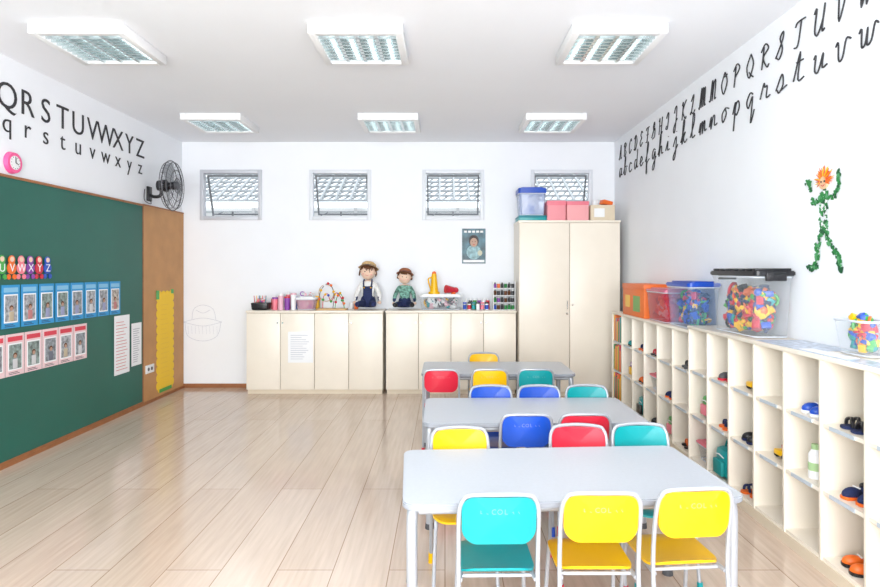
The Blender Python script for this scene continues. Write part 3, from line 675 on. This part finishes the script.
special={('f',7,0):'bag',('f',4,1):'bottle',('f',8,0):'boxy',('b',3,0):'bag2',('b',1,0):'bag3',('b',1,2):'bottle2',('b',4,1):'bag4',('f',6,2):'car',('f',1,2):'',('f',2,0):'',('f',5,1):'car',('f',5,0):'',('b',2,1):'boxy',('b',0,1):'bottle2',('f',8,1):'bag3'}
def fillc(tag,i,r,x,y,z):
    s=special.get((tag,i,r))
    if s=='': return
    if s=='bag': bag(x-.02,y,z,TEAL,mat('dkteal2',(0,.25,.25),.6),1.15)
    elif s=='bag2': bag(x-.02,y,z,TEAL,BLK,1)
    elif s=='bag3': bag(x,y,z,GRN,PINK,.9)
    elif s=='bag4': bag(x,y,z,PURP,YEL,.9)
    elif s=='bottle': bottle(x-.04,y,z,WHP,mat('pale_green',(.4,.6,.3),.4))
    elif s=='bottle2': bottle(x,y,z,BLUE,RED)
    elif s=='boxy': binbox('small_toy_box',x-.08,x+.1,y-.1,y+.1,z+.001,.12,CLR,PINK,25,.03,.015)
    elif s=='car':
        b=B(); z+=.001; b.box((x,y,z+.035),(.13,.07,.03),YEL,bev=.008); b.box((x+.01,y,z+.06),(.07,.06,.03),RED,bev=.01)
        for dx in(-.04,.04):
            for dy in(-.036,.036): b.cyl((x+dx,y+dy-.006,z+.018),(x+dx,y+dy+.006,z+.018),.018,.018,BLK,14)
        b.obj('toy_car')
    elif random.random()<.92: putshoes(x,y,z)
for i,c in enumerate(front):
    for r,(y,z) in enumerate(c): fillc('f',i,r,XF+.115,y,z)
for i,c in enumerate(back):
    if i==5: continue
    for r,(y,z) in enumerate(c): fillc('b',i,r,XF+.13,y,z)
for r in range(3):
    y,z=back[5][r]; b=B(); yy=y-wb/2+.015
    while yy<y+wb/2-.03:
        t=random.uniform(.012,.03); b.bx(XF+.03,XF+.22,yy,yy+t-.001,z+.001,z+random.uniform(.2,.28),random.choice([GRN,YEL,ORG,RED,LEAF1,GOLD,TEAL]),.001); yy+=t
    b.obj('picture_books')
# ---- things on top of cubby shelves
K=1.001
b=B(); ob=mat('orange_card',(.82,.17,.02),.5)
b.box((1.955,5.86,K+.15),(.24,.66,.30),ob,bev=.005); b.box((1.955,5.86,K+.29),(.25,.67,.05),ORG,bev=.004); b.bx(1.833,1.835,5.65,5.85,K+.05,K+.2,mat('green_label',(.2,.4,.12),.6)); b.bx(1.833,1.835,5.95,6.1,K+.08,K+.2,YEL)
b.obj('orange_storage_box')
binbox('red_toy_basket',1.83,2.07,5.0,5.46,K,.26,clear('red_clear',(.6,.04,.08),.6),clear('rosy',(.75,.2,.3),.8),90,.045,.02,[RED,PINK,ORG,WHP,NAVY])
binbox('toy_block_bin',1.83,2.07,4.50,4.96,K,.32,clear('blue_tint_plastic',(.35,.55,.9),.22),BLUE,260,.04,.03,[BLUE,RED,YEL,GRN,BLUE,NAVY,BLK])
K=1.041
binbox('large_toy_bin',1.83,2.07,3.56,4.12,K,.37,CLR,None,560,.045,pal=[RED,YEL,GRN,BLUE,ORG,LEAF2,RED,YEL,NAVY,BLK,RED,YEL,TEAL],fill=.8)
b=B(); zt=K+.374
b.prism(rrect(.25,.62,.03,5,1.95,3.84),zt,zt+.03,BLK,bev=.006)
for i in range(7): b.box((1.95,3.58+i*.087,zt+.037),(.22,.03,.016),BLK,bev=.004)
for s in (3.535,4.145): b.box((1.95,s,zt-.005),(.12,.02,.05),BLK,bev=.004)
b.obj('black_bin_lid')
binbox('small_toy_tub',1.92,2.07,2.74,2.98,K+.002,.17,CLR,None,110,.035,pal=[RED,YEL,ORG,BLUE,TEAL,GRN],fill=1.1)
pm=mat('printed_sheet',(.55,.62,.74),.3,noise=.5,nscale=30)
b=B(); b.bx(1.81,1.915,2.3,3.5,K,K+.002,pm); b.bx(1.915,2.08,3.02,3.5,K,K+.002,pm); b.bx(1.83,1.9,2.75,3.1,K+.002,K+.004,PAPER); b.obj('plastic_covered_sheet')

# ---------------------------------------------------------------- tables
def table(cx,cy,rot,w=1.27,d=.67,h=.60):
    b=B()
    b.prism(rrect(w,d,.05,6),h-.024,h,TABLE,bev=.004,side=TEDGE)
    for sx in (-1,1):
        for sy in (-1,1):
            x=sx*(w/2-.035); y=sy*(d/2-.05)
            P=catmull([(x,y,.02),(x,y,.3),(x,y,h-.07),(x-sx*.012,y-sy*.012,h-.035),(x-sx*.06,y-sy*.02,h-.03)],4)
            b.tube(P,.021,METAL,12); b.cyl((x,y,0),(x,y,.03),.025,.023,DGREY,12)
        b.tube([(sx*(w/2-.035),-d/2+.06,h-.05),(sx*(w/2-.035),d/2-.06,h-.05)],.014,METAL,10)
        b.tube([(-w/2+.06,sx*(d/2-.06),h-.045),(w/2-.06,sx*(d/2-.06),h-.045)],.014,METAL,10)
    place(b.mesh('childrens_table'),'childrens_table',(cx,cy,0),math.radians(rot))
table(.470,2.54,3.4,1.29); table(.51,3.66,.6); table(.44,5.235,0)
# ---------------------------------------------------------------- chairs (local +Y = facing)
_ch={}
def chairmesh(m):
    if m.name in _ch: return _ch[m.name]
    b=B(); cap=m
    col=m.node_tree.nodes['Principled BSDF'].inputs['Base Color'].default_value
    mark=mat(m.name+'_moulded_mark',tuple(min(1,c*.7+.16) for c in col[:3]),.5)
    hoop=[(-.142,-.05,.03),(-.142,-.03,.2),(-.142,-.012,.36),(-.142,-.022,.5),(-.140,-.042,.60),(-.128,-.052,.642),(-.10,-.056,.660),(0,-.066,.666)]
    P=catmull(hoop+[(-x,y,z) for x,y,z in hoop[-2::-1]],4); b.tube(P,.0085,METAL,8)
    for s in (-1,1):
        b.tube(catmull([(s*.142,.315,.03),(s*.136,.29,.2),(s*.13,.275,.32),(s*.128,.25,.338),(s*.128,.1,.338),(s*.136,-.01,.34)],4),.0085,METAL,8)
        b.cyl((s*.142,-.052,0),(s*.142,-.05,.05),.014,.0125,cap,12); b.cyl((s*.1425,.318,0),(s*.142,.314,.05),.014,.0125,cap,12)
    b.tube([(-.128,.03,.336),(.128,.03,.336)],.007,METAL); b.tube([(-.128,.24,.336),(.128,.24,.336)],.007,METAL)
    def sf(x,y,t):
        z=.346+t-.014*(1-(x/.15)**2)*(1-((y-.155)/.15)**2)
        if y>.24: z-= (y-.24)**2*3
        if y<.06: z+= (.06-y)**2*7
        return (x,y,z)
    b.sheet(rrect(.285,.29,.07,7,0,.155),sf,.009,m,8)
    def bf(x,z,t):
        y=-.03-.028*(1-(x/.13)**2)-(z-.45)*.11 - t
        return (x,y,z)
    o2=[]
    for (x,z) in rrect(.265,.170,.05,7,0,.571):
        if z<.55: x*=1-.35*(.55-z)
        o2.append((x,z))
    b.sheet(o2,lambda x,z,t:bf(x,z,t-.012),.013,m,8)
    # small raised moulded lettering on the rear of the backrest
    for k,ch in enumerate('ESCOLAR'):
        x=-.063+k*.021; q=bf(x,.600,.0012)
        b.text(ch,.026,mark,Matrix.Translation(q)@Matrix(((1,0,0,0),(0,0,-1,0),(0,1,0,0),(0,0,0,1))))
    me=b.mesh('childrens_chair'); _ch[m.name]=me; return me
def chair(x,y,m,face=1,r=0):
    place(chairmesh(m),'childrens_chair',(x,y,0),math.radians(r+(0 if face==1 else 180)))
chair(.19,2.16,TEAL,1,1); chair(.555,2.175,YEL,1,0); chair(.90,2.215,YEL,1,5)
chair(.075,2.93,YEL,-1,3); chair(.67,2.98,RED,-1,-2); chair(.99,3.0,TEAL,-1,2)
chair(.445,3.32,BLUE,1,0); chair(.765,3.325,RED,1,0)
chair(.31,4.01,BLUE,-1,2); chair(.635,4.01,BLUE,-1,0); chair(.96,4.02,TEAL,-1,0)
chair(-.03,4.78,RED,1,0); chair(.355,4.79,YEL,1,0); chair(.72,4.80,TEAL,1,0)
chair(.365,5.62,YEL,-1,0)

# ---------------------------------------------------------------- light
w=bpy.data.worlds.new('World'); S.world=w; w.use_nodes=True
nt=w.node_tree; bg=nt.nodes['Background']; bg.inputs['Strength'].default_value=2.2; bg.inputs['Color'].default_value=(.9,.95,1,1)
ld=bpy.data.lights.new('window_daylight','AREA'); ld.shape='RECTANGLE'; ld.size=4.5; ld.size_y=2.25; ld.energy=395; ld.color=(.985,.995,1)  # unseen fill lamp added behind the camera to brighten the room
lo_=bpy.data.objects.new('window_daylight',ld); COL.objects.link(lo_); lo_.location=(-.55,YF-.08,1.68); lo_.rotation_euler=(math.radians(90+22),0,0)
# ---------------------------------------------------------------- camera
cd=bpy.data.cameras.new('camera'); cd.lens=600/880*36; cd.sensor_width=36; cd.shift_y=-23.5/880; cd.shift_x=-5/880; cd.clip_start=.05
co=bpy.data.objects.new('camera',cd); COL.objects.link(co); co.location=(0,0,1.45); co.rotation_euler=(math.radians(90),0,0); S.camera=co
